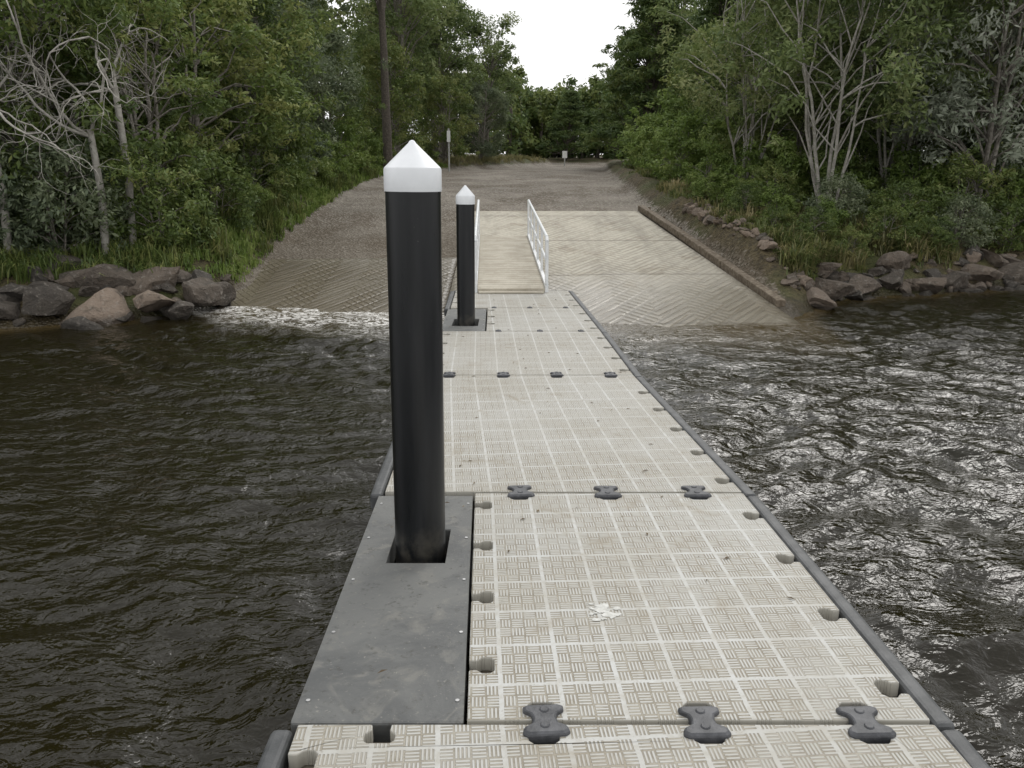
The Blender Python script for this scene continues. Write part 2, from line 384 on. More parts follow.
groove=k.mix(k.ss(n6,.42,.62,0,.6),groove,(.40,.39,.355))
barc=k.mix(.12,top,(.38,.34,.27))
c=k.mix(bar,groove,barc); c=k.mix(line,c,k.mix(k.ss(n2,.40,.75,0,.7),top,(.36,.34,.29)))
c=k.mix(k.ss(n8,.54,.70,0,.5),c,(.26,.225,.165))
c=k.mix(k.ss(n3,.60,.76,0,.6),c,(.13,.105,.07))
c=k.mix(k.math('MULTIPLY',k.math('MULTIPLY',oi,.14),1.),c,(.26,.235,.19))
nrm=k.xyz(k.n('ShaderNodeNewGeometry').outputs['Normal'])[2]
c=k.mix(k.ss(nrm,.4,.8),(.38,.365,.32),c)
DOCK=k.done(k.bsdf(c,.6,k.bump(hgt,.003,.9),.35))
RIM=simple('rubber_rim',(.045,.048,.05),(.085,.088,.09),9,.55,.002)
BLK=simple('coupler_rubber',(.035,.037,.042),(.08,.082,.09),18,.5,.002)
dock=empty('floating_dock')
RE=([1.2,2.154,3.99,6.53,8.44,9.95,11.45],[1.345,1.262,1.187,.985,.915,.845,.775])
LE=([1.2,2.154,3.99,6.53,8.44,9.95,11.45],[-.615,-.64,-.655,-.69,-.715,-.745,-.78])
def xr(y): return float(np.interp(y,*RE))
def xl(y): return float(np.interp(y,*LE))
SP=.457
SEAM={2.154:(.205,.482,3),3.99:(.24,.455,3),6.53:(.19,.435,4),8.44:(.2,.43,3),9.95:(.2,.43,3)}
def notch():
    return [(-.028,0),(-.026,.026),(-.046,.045),(-.044,.072),(-.03,.085),(.03,.085),(.044,.072),(.046,.045),(.026,.026),(.028,0)]
def section(name,c4,y0,y1,front=True,back=True,left=True,vary=0.):
    P=[Vector((*q,0)) for q in c4]; out=[]
    flags=[front,True,back,left]
    for e in range(4):
        a,b2=P[e],P[(e+1)%4]; d=(b2-a); Ln=d.length; d.normalize(); inn=Vector((-d.y,d.x,0))
        out.append(a.copy())
        if not flags[e]: continue
        if e in(1,3): ps=[s for s in np.arange(.16,Ln-.14,SP)]
        else:
            key=y0 if e==0 else y1
            if key not in SEAM: continue
            o_,s_,n_=SEAM[key]; ds=[o_+s_*i for i in range(n_+1)]
            ds=[q for q in ds if q<Ln-.16]
            if key>8: continue
            ps=sorted([Ln-q for q in ds]) if e==0 else sorted(ds)
        for s in ps:
            for (q,t) in notch(): out.append(a+d*(s+q)+inn*t)
    n=len(out); ax=P[1]; vdir=(P[2]-P[1]).normalized(); ud=Vector((vdir.y,-vdir.x,0))
    V=[(q.x,q.y,DZ) for q in out]+[(q.x,q.y,DZ-.055) for q in out]
    F=[tuple(range(n)),tuple(range(2*n-1,n-1,-1))]+[(i,n+i,n+(i+1)%n,(i+1)%n) for i in range(n)]
    o=mesh_obj(name,V,F,DOCK,False,dock)
    uv=o.data.uv_layers.new(name='UVMap')
    for lp in o.data.loops:
        v=o.data.vertices[lp.vertex_index].co; r=Vector((v.x,v.y,0))-ax
        uv.data[lp.index].uv=(-r.dot(ud)+.04+CU*4, r.dot(vdir)+.0+CV*4)
    bm_=bmesh.new(); bm_.from_mesh(o.data); bmesh.ops.triangulate(bm_,faces=[f for f in bm_.faces if len(f.verts)>4],ngon_method='EAR_CLIP'); bm_.to_mesh(o.data); bm_.free()
    bevel(o,.005,2,50)
    return o
G=.010
def quadsec(name,y0,y1,l=xl,**kw):
    section(name,[(l(y0+G),y0+G),(xr(y0+G),y0+G),(xr(y1-G),y1-G),(l(y1-G),y1-G)],y0,y1,**kw)
quadsec('deck_section_1',1.0,2.154,front=False)
quadsec('deck_section_2',2.154,3.99,l=lambda y:-.135-(y-2.154)*.03)
quadsec('deck_section_3',3.99,6.53)
quadsec('deck_section_4',6.53,8.44)
quadsec('deck_section_5',8.44,9.95,l=lambda y:-.265-.02*(y-8.44))
quadsec('deck_section_6',9.95,11.45)
quadsec('deck_section_0',-2.0,1.0,front=False,back=False)
b=Box()
for (y0,y1,l) in [(-2,2.154,xl),(2.154,3.99,lambda y:-.135-(y-2.154)*.03),(3.99,8.44,xl),(8.44,9.95,lambda y:-.265-.02*(y-8.44)),(9.95,11.45,xl)]:
    e=.02; b.quad([(l(y0)+e,y0+e),(xr(y0)-e,y0+e),(xr(y1)-e,y1-e),(l(y1)+e,y1-e)],-.12,DZ-.0565)
b.make('floats',simple('float_plastic',(.12,.10,.075),(.21,.185,.145),12,.8),dock)
def coupler(b,x,y,z,ang=0,sx=1.15,sy=.86):
    o2=[(-.050,-.092),(-.063,-.078),(-.060,-.052),(-.036,-.030),(-.032,0),(-.036,.028),(-.056,.050),(-.056,.074),(-.044,.084),(.044,.084),(.056,.074),(.056,.050),(.036,.028),(.032,0),(.036,-.030),(.060,-.052),(.063,-.078),(.050,-.092)]
    o2=o2[::-1]; ca,sa=math.cos(ang),math.sin(ang); n=len(b.v); m=len(o2)
    for zz_,sc in((z-.03,.97),(z+.008,1.),(z+.015,.88)):
        for (q,r) in o2: b.v.append((x+(q*sx*ca-r*sy*sa)*sc,y+(q*sx*sa+r*sy*ca)*sc,zz_))
    for L_ in range(2):
        for i in range(m):
            j=(i+1)%m; b.f.append((n+L_*m+i,n+L_*m+j,n+(L_+1)*m+j,n+(L_+1)*m+i))
    b.f.append(tuple(n+2*m+i for i in range(m)))
    b.cyl((x,y-.045*sy,z+.012),(x,y-.045*sy,z+.019),.015,10)
    b.cyl((x,y+.045*sy,z+.012),(x,y+.045*sy,z+.019),.015,10)
b=Box(); rc_=random.Random(4)
for y0,(o_,s_,n_) in SEAM.items():
    for i in range(n_): coupler(b,xr(y0)-o_-s_*i+rc_.uniform(-.006,.006),y0+rc_.uniform(-.005,.005),DZ-(0 if y0<8 else .008),rc_.uniform(-.02,.09),*( (1.12,.80) if y0<5 else ((.85,.6) if y0<8 else (.55,.45))))
o=b.make('couplers',BLK,dock); bevel(o,.003,1,40)
b=Box()
yk=[-2,2.154,3.99,6.53,8.44,9.95,11.5]
for i in range(len(yk)-1):
    for side in(1,-1):
        if side==-1 and i in(1,4): continue
        f=xr if side==1 else xl
        b.beam((f(yk[i])+side*.046,yk[i],DZ-.06),(f(yk[i+1])+side*.046,yk[i+1]-.01,DZ-.06),.068,.10)
b.beam((xl(11.5)-.05,11.52,DZ-.07),(xr(11.5)+.05,11.52,DZ-.07),.05,.12)
o=b.make('edge_fender',RIM,dock); bevel(o,.02,3)
k=NT('pile_plate_plastic'); p=k.pos(); n1=k.noise(p,2.2,7,.7,.6); n2=k.noise(p,22,5,.75); n3=k.noise(p,7,5,.6,1.2); n5=k.noise(p,70,3,.7)
c=k.mix(k.ss(n1,.35,.62),(.08,.083,.083),(.14,.142,.136)); c=k.mix(k.ss(n3,.5,.7,0,.6),c,(.19,.185,.165)); c=k.mix(k.ss(n2,.54,.72,0,.75),c,(.045,.043,.037)); c=k.mix(k.ss(n5,.62,.72,0,.6),c,(.26,.25,.22))
PL=k.done(k.bsdf(c,k.ss(n1,.3,.7,.45,.75),k.bump(n2,.003,.7),.4))
SCR=simple('screw_steel',(.4,.4,.4),(.6,.6,.6),30,.35,metal=1.)
def plate(name,x0,x1,y0,y1,hx0,hx1,hy0,hy1,z):
    o_=[(x0(y0),y0),(x1(y0),y0),(x1(y1),y1),(x0(y1),y1)]; h=[(hx0,hy0),(hx1,hy0),(hx1,hy1),(hx0,hy1)]
    V=[];
    for zz_ in(z,z-.11): V+=[(a,b_,zz_) for a,b_ in o_+h]
    F=[]
    for i in range(4):
        j=(i+1)%4
        F+=[(i,j,4+j,4+i),(8+j,8+i,12+i,12+j),(i,8+i,8+j,j),(4+i,4+j,12+j,12+i)]
    o=mesh_obj(name,V,F,PL,False,dock); bevel(o,.008,2,50)
    b=Box()
    for t in np.linspace(.06,.94,5):
        yy=y0+(y1-y0)*t
        for xx in (x0(yy)+.03,x1(yy)-.022):
            b.cyl((xx,yy,z-.002),(xx,yy,z+.003),.007,8)
    b.make(name+'_screws',SCR,dock)
plate('pile_plate_1',lambda y:xl(y)-.03,lambda y:-.146-(y-2.154)*.03,2.165,3.975,-.535,-.285,3.225,3.56,DZ-.012)
plate('pile_plate_2',lambda y:xl(y)-.03,lambda y:-.28-.02*(y-8.44),8.46,9.93,-.65,-.37,8.80,9.25,DZ-.012)
b=Box()
for (px,py) in((-.405,3.42),(-.505,9.0)):
    for s in(-1,1): b.box(px+s*.2-.03,px+s*.2+.03,py-.28,py+.34,-.1,DZ-.125)
b.make('pile_well',RIM,dock)
rr=random.Random(3); V=[];F=[]
for j in range(20):
    cx=.34+rr.gauss(0,.04); cy=2.80+rr.gauss(0,.03); r=rr.uniform(.003,.014) if j>2 else .022; n=len(V)
    for i in range(10):
        t=i*.628; q=r*rr.uniform(.6,1.25); V.append((cx+math.cos(t)*q*1.3,cy+math.sin(t)*q,DZ+.0015+j*.0001))
    F.append(tuple(range(n,n+10)))
mesh_obj('bird_dropping',V,F,simple('dropping',(.46,.46,.43),(.60,.60,.57),60,.8),False,dock)
V=[];F=[]
for j in range(90):
    y=rr.uniform(2.0,11.2); x=rr.uniform(xl(y)+.05,xr(y)-.05); a=rr.uniform(0,6.28); l_=rr.uniform(.008,.022); w_=l_*.28; n=len(V)
    for (s,t) in((-l_,0),(0,-w_),(l_,0),(0,w_)): V.append((x+s*math.cos(a)-t*math.sin(a),y+s*math.sin(a)+t*math.cos(a),DZ+.003+(0.004 if t else 0)))
    F.append((n,n+1,n+2,n+3))
mesh_obj('leaf_litter',V,F,simple('dead_leaf',(.08,.055,.03),(.17,.13,.07),5,.8),False,dock)

# ------------------------------------------------------------ piles
k=NT('pile_sleeve'); p=k.obj(); z=k.xyz(p); n1=k.noise(k.comb(k.math('MULTIPLY',z[0],9.),k.math('MULTIPLY',z[1],9.),k.math('MULTIPLY',z[2],.9)),1.,6,.7); n2=k.noise(p,50,3); n7=k.noise(p,5,6,.7)
c=k.mix(k.ss(n1,.4,.7),(.006,.007,.008),(.013,.014,.016)); c=k.mix(k.ss(n2,.7,.8,0,.5),c,(.09,.09,.085))
low=k.ss(z[2],.02,.16,1,0); c=k.mix(k.math('MULTIPLY',low,k.ss(n7,.45,.65,0,.7)),c,(.06,.055,.045))
SLV=k.done(k.bsdf(c,k.ss(n1,.3,.7,.26,.42),k.bump(n1,.002,.5),.40))
CAPM=simple('white_cap',(.72,.74,.76),(.80,.82,.84),5,.38)
def pile(x,y,ztop,lx=0.,ly=0.,r=.109,rc=.0075):
    e=empty('mooring_pile'); e.location=(x,y,DZ); n=48
    def lathe(name,prof,mat,seg=48):
        V=[];F=[]
        for (z,rr_) in prof:
            for i in range(seg):
                t=2*math.pi*i/seg; V.append((math.cos(t)*rr_,math.sin(t)*rr_,z))
        for a in range(len(prof)-1):
            for i in range(seg):
                j=(i+1)%seg; F.append((a*seg+i,a*seg+j,(a+1)*seg+j,(a+1)*seg+i))
        F.append(tuple((len(prof)-1)*seg+i for i in range(seg)))
        o=mesh_obj(name,V,F,mat,False,e); o.data.shade_smooth()
        m=o.modifiers.new('e','EDGE_SPLIT'); m.split_angle=math.radians(25); return o
    lathe('sleeve',[(-2.2,r),(-.6,r),(ztop-.18,r)],SLV)
    lathe('cap',[(ztop-.197,r+.001),(ztop-.197,r+.003),(ztop-.193,r+.004),(ztop-.113,r+.004),(ztop-.105,r+.001),(ztop-.012,.016),(ztop-.003,.010),(ztop,.003)],CAPM)
    e.rotation_euler=(ly,lx,0); return e
pile(-.408,3.40,1.72,math.radians(.45),r=.111)
pile(-.505,9.0,1.46,math.radians(.4),r=.098)

# ------------------------------------------------------------ gangway
gw=empty('gangway')
A=Vector((-.01,11.25,.405)); Bv=Vector((-.165,16.45,.73)); d=(Bv-A); Ln=d.length; d.normalize(); sd_=Vector((d.y,-d.x,0)).normalized()
k=NT('gangway_deck'); p=k.pos(); z=k.xyz(p); n1=k.noise(p,3,6,.65); n2=k.noise(p,30,4,.7)
gy=k.math('FRACT',k.math('DIVIDE',z[1],.16)); ln=k.ss(k.math('ABSOLUTE',k.math('SUBTRACT',gy,.5)),.42,.47)
c=k.mix(k.ss(n1,.35,.65),(.36,.325,.26),(.47,.435,.36)); c=k.mix(k.ss(n2,.5,.75,0,.5),c,(.2,.17,.12)); c=k.mix(k.math('MULTIPLY',ln,.6),c,(.1,.085,.06))
GD=k.done(k.bsdf(c,.75,k.bump(ln,-.004),.3))
AL=simple('white_aluminium',(.62,.64,.65),(.74,.75,.75),8,.4)
HW=.46
b=Box(); b.hexa([tuple(q) for q in (A-sd_*HW-Vector((0,0,.05)),A+sd_*HW-Vector((0,0,.05)),Bv+sd_*HW-Vector((0,0,.05)),Bv-sd_*HW-Vector((0,0,.05)),A-sd_*HW,A+sd_*HW,Bv+sd_*HW,Bv-sd_*HW)])
b.make('gangway_floor',GD,gw)
b=Box(); b.quad([(A.x-.44,A.y-.14),(A.x+.44,A.y-.14),(A.x+.44,A.y-.005),(A.x-.44,A.y-.005)],DZ+.006,DZ+.025); b.make('toe_plate',GD,gw)
for s in(-1,1):
    b=Box(); o_=sd_*(s*(HW+.025)); UP=Vector((0,0,1))
    b.beam(A+o_-UP*.02,Bv+o_-UP*.02,.045,.13)
    hh=.68; r=.023
    p0=A+o_+d*.10; p1=Bv+o_-d*.06
    b.cyl(p0+UP*hh,p1+UP*hh,r,12); b.cyl(p0+UP*.36,p1+UP*.36,r*.8,10)
    for i in range(6):
        q=p0.lerp(p1,i/5); b.cyl(q+UP*.045,q+UP*(hh-.004),r*(.95 if i in(0,5) else .8),10)
    b.cyl(p0+UP*hh-d*.02,p0+UP*(hh-.0)-d*.07-UP*.05,r,10)
    b.cyl(p0-d*.07+UP*(hh-.05),p0-d*.07+UP*.05,r,10)
    b.make('handrail_right' if s==1 else 'handrail_left',AL,gw)
# ------------------------------------------------------------ rocks
k=NT('rock_mat'); p=k.obj(); tn=k.attr('tint').outputs['Fac']
n1=k.noise(p,3,7,.7,.5); n2=k.noise(p,14,5,.7)
v=k.math('ADD',k.math('MULTIPLY',tn,1.),k.math('MULTIPLY',k.math('SUBTRACT',n1,.5),.7))
c=k.mix(k.ss(v,.15,.9),(.065,.057,.048),(.25,.195,.15)); c=k.mix(k.ss(n2,.52,.72,0,.6),c,(.33,.30,.26)); c=k.mix(k.ss(n1,.54,.66,0,.7),c,(.045,.04,.03))
wz=k.ss(k.math('ADD',k.xyz(k.pos())[2],k.math('MULTIPLY',n1,.08)),.06,.16)
c=k.mix(wz,k.mix(.7,c,(.02,.017,.012)),c)
ROCK=k.done(k.bsdf(c,k.ss(wz,0,1,.3,.85),k.bump(k.math('ADD',n1,k.math('MULTIPLY',n2,.5)),.12,1.),.4))
bm=bmesh.new(); bmesh.ops.create_icosphere(bm,subdivisions=3,radius=1); bm.verts.ensure_lookup_table()
SV=np.array([v.co[:] for v in bm.verts]); SF=[[v.index for v in f.verts] for f in bm.faces]; bm.free()
def rockverts(rng,size,loc):
    V=SV.copy()
    for _ in range(9):
        n=rng.normal(size=3); n/=np.linalg.norm(n); kk=rng.uniform(.32,.72); dd=V@n; e=np.maximum(dd-kk,0); V-=e[:,None]*n*.97
    V+=.03*np.sin(V[:,[1,2,0]]*9+rng.uniform(0,6,3))
    V*=np.array(size)*1.2; a=rng.uniform(0,6.28); ca,sa=math.cos(a),math.sin(a)
    V=np.stack([V[:,0]*ca-V[:,1]*sa,V[:,0]*sa+V[:,1]*ca,V[:,2]],-1)
    return V+np.array(loc)
rng=np.random.default_rng(11)
def boulder(x,y,z,sx,sy,sz,t):
    V=rockverts(rng,(sx,sy,sz),(0,0,0)); o=mesh_obj('boulder',V.tolist(),SF,ROCK,False); o.location=(x,y,z)
    a=o.data.attributes.new('tint','FLOAT','FACE'); a.data.foreach_set('value',np.full(len(SF),t,np.float32))
    return o
for q in [(-5.55,11.0,.16,.55,.4,.36,.9),(-4.95,11.35,.2,.42,.3,.28,.75),(-5.15,11.9,.42,.45,.35,.25,.5),(-6.15,10.9,.22,.4,.35,.25,.25),(-4.35,12.1,.14,.3,.25,.22,.35),
          (-6.7,11.1,.3,.5,.4,.32,.2),(-5.75,11.75,.5,.5,.35,.28,.4),(-4.6,11.95,.28,.38,.3,.22,.4),(-7.3,10.7,.2,.4,.35,.25,.15),(-6.4,11.8,.55,.4,.3,.25,.3),(-5.4,10.45,.0,.35,.25,.14,.2),(-4.55,11.2,.05,.3,.22,.16,.3),(-8.2,10.6,.25,.5,.4,.3,.2),
          (4.55,12.2,.12,.35,.28,.2,.6),(4.3,13.3,.35,.3,.3,.22,.8),(4.95,12.8,.22,.38,.28,.2,.45),(4.25,14.4,.52,.28,.25,.2,.9),(5.1,13.5,.4,.3,.25,.2,.5),
          (5.6,13.25,.2,.34,.28,.2,.45),(6.2,13.55,.22,.30,.26,.2,.3),(6.8,13.7,.15,.36,.28,.2,.5),(7.5,13.95,.2,.32,.28,.2,.35),(8.2,14.3,.25,.38,.3,.24,.55),(8.9,14.5,.2,.34,.3,.22,.4),(9.6,14.7,.25,.42,.3,.24,.6),(10.5,15.0,.2,.4,.3,.24,.4),(11.4,15.2,.25,.4,.35,.25,.5),(6.5,14.1,.42,.28,.25,.2,.5),(8.6,14.9,.42,.3,.25,.2,.5)]:
    boulder(*q)
def pilerocks(name,pts,seed,mat=ROCK):
    r=np.random.default_rng(seed); V=[];F=[];T=[];n=0
    for (x,y,s,t) in pts:
        vv=rockverts(r,(s*r.uniform(.8,1.3),s*r.uniform(.7,1.1),s*r.uniform(.5,.8)),(x,y,float(H(x,y))+s*.18)); V+=vv.tolist(); F+=[[i+n for i in f] for f in SF]; n+=len(vv); T+=[t]*len(SF)
    o=mesh_obj(name,V,F,mat); a=o.data.attributes.new('tint','FLOAT','FACE'); a.data.foreach_set('value',np.array(T,np.float32)); return o
P=[]
for i in range(150):
    x=rng.uniform(-14,-4.3); P.append((x,float(Yw(x))+rng.uniform(-.3,1.1),rng.uniform(.06,.25),rng.uniform(.0,.5)))
pilerocks('shore_rocks',P,1)
P=[]
for i in range(190):
    x=4.4+11*rng.uniform(0,1)**1.1; P.append((x,float(Yw(x))+rng.uniform(-.3,.9),rng.uniform(.06,.20),rng.uniform(.1,.75)))
for i in range(110):
    y=rng.uniform(12,18.0); P.append((kx(y)+.38+abs(rng.normal(0,.35)),y,rng.uniform(.03,.14),rng.uniform(.3,1.)))
pilerocks('shore_rocks',P,2)

# ------------------------------------------------------------ vegetation
BK1=simple('grey_bark',(.13,.115,.095),(.26,.24,.21),20,.9)
BK2=simple('pale_bark',(.24,.225,.195),(.40,.38,.34),12,.85)
BK3=simple('dark_bark',(.06,.05,.04),(.13,.11,.09),20,.9)
LF1=leaf_mat('tea_tree_leaf',(.045,.075,.022),(.14,.19,.05),(.25,.265,.09))
LF2=leaf_mat('gum_leaf',(.070,.105,.038),(.18,.23,.08),(.29,.31,.14))
LF3=leaf_mat('dark_leaf',(.034,.060,.020),(.10,.145,.04),(.18,.21,.065))
LF4=leaf_mat('bright_leaf',(.070,.115,.024),(.17,.24,.055),(.26,.31,.10))
LF5=leaf_mat('silver_leaf',(.14,.165,.115),(.31,.34,.26),(.44,.46,.38))
LF6=leaf_mat('straw_grass',(.10,.10,.038),(.21,.195,.085),(.34,.29,.15))
LF7=leaf_mat('bank_grass',(.045,.065,.018),(.115,.14,.04),(.22,.215,.08))
LF8=leaf_mat('grey_green_leaf',(.07,.095,.055),(.17,.205,.115),(.28,.31,.19))
meshes={}
meshes['tea']=[make_tree('tea_tree',s,[BK1,LF1 if s!=4 else LF8],h=5.2,cb=.5,rx=1.9,ncl=62,cr=.5,nl=200,leaf=.14,asp=.35,tr=.09,stems=4) for s in(1,2,3,4)]
meshes['gum']=[make_tree('gum_tree',s,[BK1,LF2],h=11,cb=3.2,rx=2.7,ncl=66,cr=.70,nl=150,leaf=.24,asp=.36,tr=.17,stems=1,shape='mid',inner=.1) for s in(11,12,13)]
meshes['multi']=[make_tree('paperbark_tree',s,[BK2,LF2],h=6.6,cb=2.2,rx=2.1,ncl=62,cr=.5,nl=180,leaf=.14,asp=.32,tr=.05,stems=6,shape='dome',lean=.6,inner=.05,wig=.2) for s in(21,22)]
meshes['oak']=[make_tree('she_oak_tree',s,[BK3,LF3],h=8,cb=1.0,rx=2.6,ncl=80,cr=.65,nl=180,leaf=.25,asp=.24,tr=.16,stems=1,shape='cone',sq=.42,inner=.25) for s in(31,32)]
meshes['shrub']=[make_tree('shrub',s,[BK1,LF4],h=1.7,cb=.15,rx=.9,ncl=26,cr=.33,nl=150,leaf=.115,asp=.4,tr=.03,stems=4) for s in(41,42)]
meshes['dshrub']=[make_tree('shrub',s,[BK1,LF1 if s!=53 else LF8],h=1.9,cb=.1,rx=1.1,ncl=30,cr=.36,nl=150,leaf=.115,asp=.35,tr=.03,stems=4) for s in(51,52,53)]
meshes['silver']=[make_tree('wattle_tree',61,[BK1,LF5],h=6.5,cb=1.6,rx=2.0,ncl=66,cr=.5,nl=170,leaf=.13,asp=.3,tr=.07,stems=3)]
names={'tea':'tea_tree','gum':'gum_tree','multi':'paperbark_tree','oak':'she_oak_tree','shrub':'shrub','dshrub':'shrub','silver':'wattle_tree'}
rt=random.Random(7)
def put(kind,x,y,s=1.,sz=None,i=None):
    ms=meshes[kind]; me=ms[rt.randrange(len(ms)) if i is None else i%len(ms)]
    o=bpy.data.objects.new(names[kind],me); COL.objects.link(o)
    o.location=(x,y,float(H(x,y))-.05); o.rotation_euler=(rt.uniform(-.04,.04),rt.uniform(-.04,.04),rt.uniform(0,6.28)); o.scale=(s,s,(sz or s)); return o
for (x,y,s,sz) in [(-9.6,12.6,1.0,1.0),(-7.6,13.3,.85,.85),(-6.0,14.2,.72,.68),(-11.8,12.2,1.1,1.15),(-6.2,16.6,.9,.8),(-8.2,15.8,1.1,1.1),(-6.0,19.6,.9,.85),(-10.6,15.6,1.2,1.3),(-8.3,19.5,1.15,1.2),(-6.3,22.8,.9,.85),(-13.5,14.5,1.2,1.4),(-8.6,23.5,1.2,1.2),(-14.5,11,1.1,1.3),(-17,12,1.2,1.4),(-6.7,26.5,.95,.95),(-6.7,30,.85,.85)]:
    put('tea',x,y,s,sz)
for (x,y,s) in [(-5.5,13.1,.7),(-6.7,12.4,.8),(-8.0,12.0,.9),(-9.2,11.6,.9),(-10.6,11.4,1.),(-12,11.1,1.),(-5.3,15.2,.6),(-5.5,17.9,.7),(-5.6,21.,.7),(-13.5,10.8,1.)]:
    put('dshrub',x,y,s)
for (x,y,s) in [(-5.1,19.3,.4),(-5.2,22.5,.55),(-5.3,24.5,.6),(-5.1,16.4,.35),(-5.5,27,.8),(-5.6,33,.7),(-5.6,36,.7),(-6.2,13.2,.5),(-5.5,14.0,.4),(-5.2,20.4,.35),(-5.4,29.5,.6)]: put('shrub',x,y,s)
for (x,y,s) in [(-12,19,.95),(-9.5,24,1.),(-15,22,1.2),(-11,28,1.1),(-7.6,29,.85),(-14,30,1.2),(-5.5,41,.85),(-9,36,1.1),(-3.9,47,.8),(-6.6,46,1.0),(-1.6,54,.76),(-5,55,1.05),(-7.6,61,1.0),(-19,18,1.1),(-20,28,1.3)]:
    put('gum',x,y,s)
for (x,y,s) in [(-5.6,38,.75),(-3.4,43.5,.6),(-1.8,49,.62),(-5.2,50,.8)]: put('tea',x,y,s*1.3)
me=make_tree('gum_tree',77,[BK3,LF2],h=14,cb=8.5,rx=2.4,ncl=40,cr=.8,nl=150,leaf=.24,asp=.35,tr=.17,stems=1,shape='mid',wig=.03)
o=bpy.data.objects.new('gum_tree',me); COL.objects.link(o); o.location=(-4.85,33.5,float(H(-5.1,33))); 
for (x,y,s) in [(6.3,16.9,.95),(8.2,18.3,1.05),(5.6,20.5,.85),(10.8,19.0,1.1),(8.6,21.5,1.15),(13.2,19.5,1.1)]: put('multi',x,y,s)
put('silver',9.3,16.9,1.1); put('silver',12.6,21.5,1.2)
for (x,y,s,sz) in [(6.6,24,.85,.75),(8.8,25.5,1.1,1.1),(11.5,23,1.3,1.4),(14.5,21,1.3,1.4),(6.9,29,.9,.85),(9.9,29.5,1.2,1.2),(15.5,18.8,1.,1.1),(9.0,19.4,.7,.6),(12,18.2,.6,.55),(7.0,20.8,.7,.55),(13.6,17.6,.7,.7)]: put('tea',x,y,s,sz)
put('oak',6.6,42,1.1,1.0,0); put('oak',7.6,50,1.15,1.05,1); put('oak',9.2,38,1.05,1.1,1); put('oak',4.6,74,.8,.7,0)
for (x,y,s) in [(12,33,.95),(10.2,46,1.05),(15,30,1.2),(16,38,1.3),(13,44,1.1),(19,26,1.1),(18,33,1.3),(11,55,1.1)]: put('gum',x,y,s)
for (x,y,s) in [(4.5,22.5,.75),(4.9,24.5,.95),(4.9,27,.95),(5.6,28.5,1.2),(5.3,31,1.2),(5.6,22.8,1.),(4.6,20.2,.6),(6.3,26.3,1.2),(5.6,34,1.2),(6.3,37,1.2),(5.9,18.6,.75),(7.9,17.0,.55),(6.9,17.6,.7),(8.6,18.0,.8),(5.1,19.2,.6),(9.9,16.6,.6),(4.75,17.6,.42),(5.2,16.4,.4),(5.8,15.5,.38),(4.4,18.8,.4)]: put('shrub',x,y,s)
for (x,y,s) in [(5.3,17.4,.5),(8.6,16.3,.7),(10.9,17,.8),(12.5,17.6,.9),(7.2,18.6,.8),(11.8,16.5,.6),(14,17.6,1.),(9.6,18.6,1.),(6.0,21.8,.8),(16,18.2,1.),(6.2,16.2,.5),(7.3,15.7,.5),(10.2,17.8,.9),(13,16.9,.7),(6.7,15.0,.36),(8.2,15.4,.45),(9.3,15.7,.5),(10.6,16.0,.5),(5.4,15.0,.34),(4.9,15.7,.3),(5.9,14.5,.28),(7.5,14.9,.33),(4.6,16.7,.3)]: put('dshrub',x,y,s)

rng=np.random.default_rng(99); q=Q()
pts=[(rng.uniform(-45,60),rng.uniform(58,100)) for _ in range(150)]+[(x,rng.uniform(77,84)) for x in np.arange(0,18,1.3)]+[(x,rng.uniform(85,90)) for x in np.arange(0,20,1.2)]
for (x,y) in pts:
    if roadmask(x,y)>.02 or (y<70 and abs(x-5)<4.5): continue
    g=float(H(x,y)); lim=6.8+max(0,abs(x-y*.07)-y*.04)*.62
    h=min(lim,14)*rng.uniform(.7,1.08)*min(y,82)/80; h=min(h,16)
    tube(q,np.array([[x,y,g-.5],[x+.2,y,g+h*.5],[x,y+.2,g+h*.9]]),[.2,.15,.05],5,0)
    rx=rng.uniform(1.4,2.6)
    base=rng.uniform(.15,.8)
    for c in range(16):
        f=rng.uniform(0,1); a=rng.uniform(0,6.28); r=rx*math.sqrt(max(0,1-(2*f-.9)**2*.8))*rng.uniform(.3,1)
        clump(q,np.array([x+math.cos(a)*r,y+math.sin(a)*r,g+h*(.05+.9*f)]),rng.uniform(.6,1.2),80,.40,.5,rng,base+rng.normal(0,.12))
me=q.mesh('distant_forest',[BK3,LF3]); o=bpy.data.objects.new('distant_forest',me); COL.objects.link(o)

def dead(name,x,y,seed,h,leanv,mat,z0):
    rng=np.random.default_rng(seed); q=Q()
    def br(p,d,L_,r,dep):
        n=8; pts=[p.copy()]
        for i in range(n):
            d=d+rng.normal(0,.24,3)-np.array([0,0,.03]); d/=np.linalg.norm(d); pts.append(pts[-1]+d*L_/n)
        pts=np.array(pts); tube(q,pts,np.linspace(r,r*.4,n+1),5)
        if dep==0: return
        for j in range(rng.integers(3,5)):
            i=rng.integers(2,n+1); dd=d+rng.normal(0,.7,3); dd/=np.linalg.norm(dd); br(pts[i],dd,L_*rng.uniform(.45,.75),r*.52,dep-1)
    tube(q,np.array([[0,0,-.3],[.05,.02,z0*.5],[0,0,z0+.1]]),[.06,.055,.045],6)
    for s in range(4):
        d=np.array([leanv[0]+rng.normal(0,.5),leanv[1]+rng.normal(0,.2),.55]); d/=np.linalg.norm(d)
        br(np.array([0,0,z0]),d,h*rng.uniform(.4,.6),.026,3)
    me=q.mesh(name,[mat]); o=bpy.data.objects.new(name,me); COL.objects.link(o); o.location=(x,y,float(H(x,y)))
dead('dead_tree',-7.2,11.9,3,3.4,(.2,-.2),BK2,2.0); dead('dead_tree',-6.1,12.5,8,3.4,(.0,-.25),BK2,1.7); dead('dead_tree',-5.9,13.0,14,2.8,(.0,-.25),BK2,2.3)

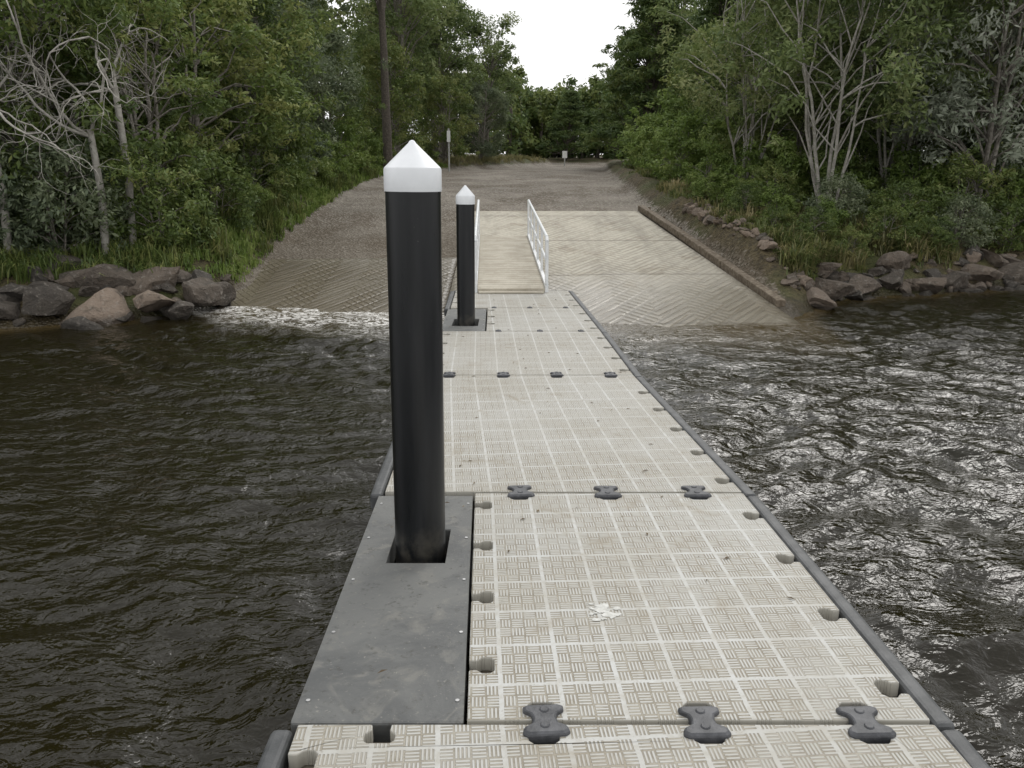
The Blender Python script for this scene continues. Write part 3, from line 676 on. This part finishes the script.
def patchy(P,thr=.0):
    return P[(wob(P[:,0]*.9+3,P[:,1]*.9)>thr)]
def grass(name,region,n,hh,mats,seed,blades=16,spread=.12,thr=None):
    rng=np.random.default_rng(seed); q=Q(); pts=region(rng,n)
    if thr is not None: pts=patchy(pts,thr)
    m=len(pts)
    tz=H(pts[:,0],pts[:,1]); N=m*blades
    base=np.repeat(np.stack([pts[:,0],pts[:,1],tz-.03],-1),blades,0); hs_=np.repeat(rng.uniform(.4,1.3,m)*hh,blades)*rng.uniform(.6,1.2,N)
    a=rng.uniform(0,6.28,N); out=np.stack([np.cos(a),np.sin(a),np.zeros(N)],-1); base[:,:2]+=rng.normal(0,spread*.4,(N,2))
    sdv=np.stack([-np.sin(a),np.cos(a),np.zeros(N)],-1)*.008*(1+hh)
    ben=rng.uniform(.2,1.0,N)[:,None]
    mid=base+out*ben*hs_[:,None]*.35+np.array([0,0,1])*hs_[:,None]*.62; tip=base+out*ben*hs_[:,None]*.95+np.array([0,0,1])*hs_[:,None]*(1-.55*ben)
    V=np.stack([base-sdv,base+sdv,mid+sdv*.8,mid-sdv*.8,mid-sdv*.8,mid+sdv*.8,tip+sdv*.15,tip-sdv*.15],1).reshape(-1,3)
    F=np.arange(N*8).reshape(-1,4); T=np.repeat(np.clip(np.repeat(rng.uniform(.0,1.,m),blades)+rng.normal(0,.12,N),0,1),2)
    q.add(V,F,0,T); me=q.mesh(name,mats); o=bpy.data.objects.new(name,me); COL.objects.link(o)
def regR(rng,n):
    y=rng.uniform(12.5,34,n); x=XR(y)+.3+np.abs(rng.normal(0,1,n))*2.6; ok=(y>Yw(x)+.55); return np.stack([x,y],-1)[ok]
def regR2(rng,n):
    x=rng.uniform(4.3,15,n); y=Yw(x)+.75+np.abs(rng.normal(0,1.,n)); return np.stack([x,y],-1)
def regL(rng,n):
    y=rng.uniform(12.5,42,n); x=XL(y)+.15-np.abs(rng.normal(0,1,n))*.8; ok=y>Yw(x)+.8; return np.stack([x,y],-1)[ok]
def regL2(rng,n):
    x=rng.uniform(-14,-5,n); y=Yw(x)+.9+np.abs(rng.normal(0,.8,n)); return np.stack([x,y],-1)
def regFar(rng,n):
    y=rng.uniform(40,62,n); x=XL(y)-rng.uniform(0,6,n); return np.stack([x,y],-1)
grass('grass',regR,2400,.18,[LF7],1,16,.12,-.3); grass('grass',regR2,1300,.40,[LF7],12,18,.15,.15); grass('dry_grass',regR2,1000,.38,[LF6],2,20,.12,.0)
grass('grass',regL,3000,.20,[LF4],3); grass('grass',regL,1500,.42,[LF7],13,16,.12,.1); grass('grass',regL2,700,.35,[LF1],4); grass('dry_grass',regFar,1500,.35,[LF6],5,10)
grass('dry_grass',lambda r,n:(lambda y:np.stack([XR(y)+.3+r.uniform(0,3.5,n),y],-1))(r.uniform(15,24,n)),500,.3,[LF6],6,18,.12,.1)

# ------------------------------------------------------------ signs
WH=simple('sign_white',(.72,.72,.70),(.8,.8,.78),5,.5); PO=simple('sign_post_metal',(.35,.35,.34),(.5,.5,.48),5,.5)
def sign(name,x,y,ph,w_,h_,zc,mat):
    e=empty(name); g=float(H(x,y)); e.location=(x,y,g)
    b=Box(); b.cyl((0,0,-.3),(0,0,ph),.04,10); b.make('post',PO,e)
    b=Box(); b.box(-w_/2,w_/2,-.06,-.045,zc-h_/2,zc+h_/2); o=b.make('panel',mat,e); bevel(o,.01)
    return e
sign('road_sign',3.5,57,.9,.32,.45,.75,WH)
sign('notice_sign',-2.9,39.5,1.9,.16,.5,1.55,WH)
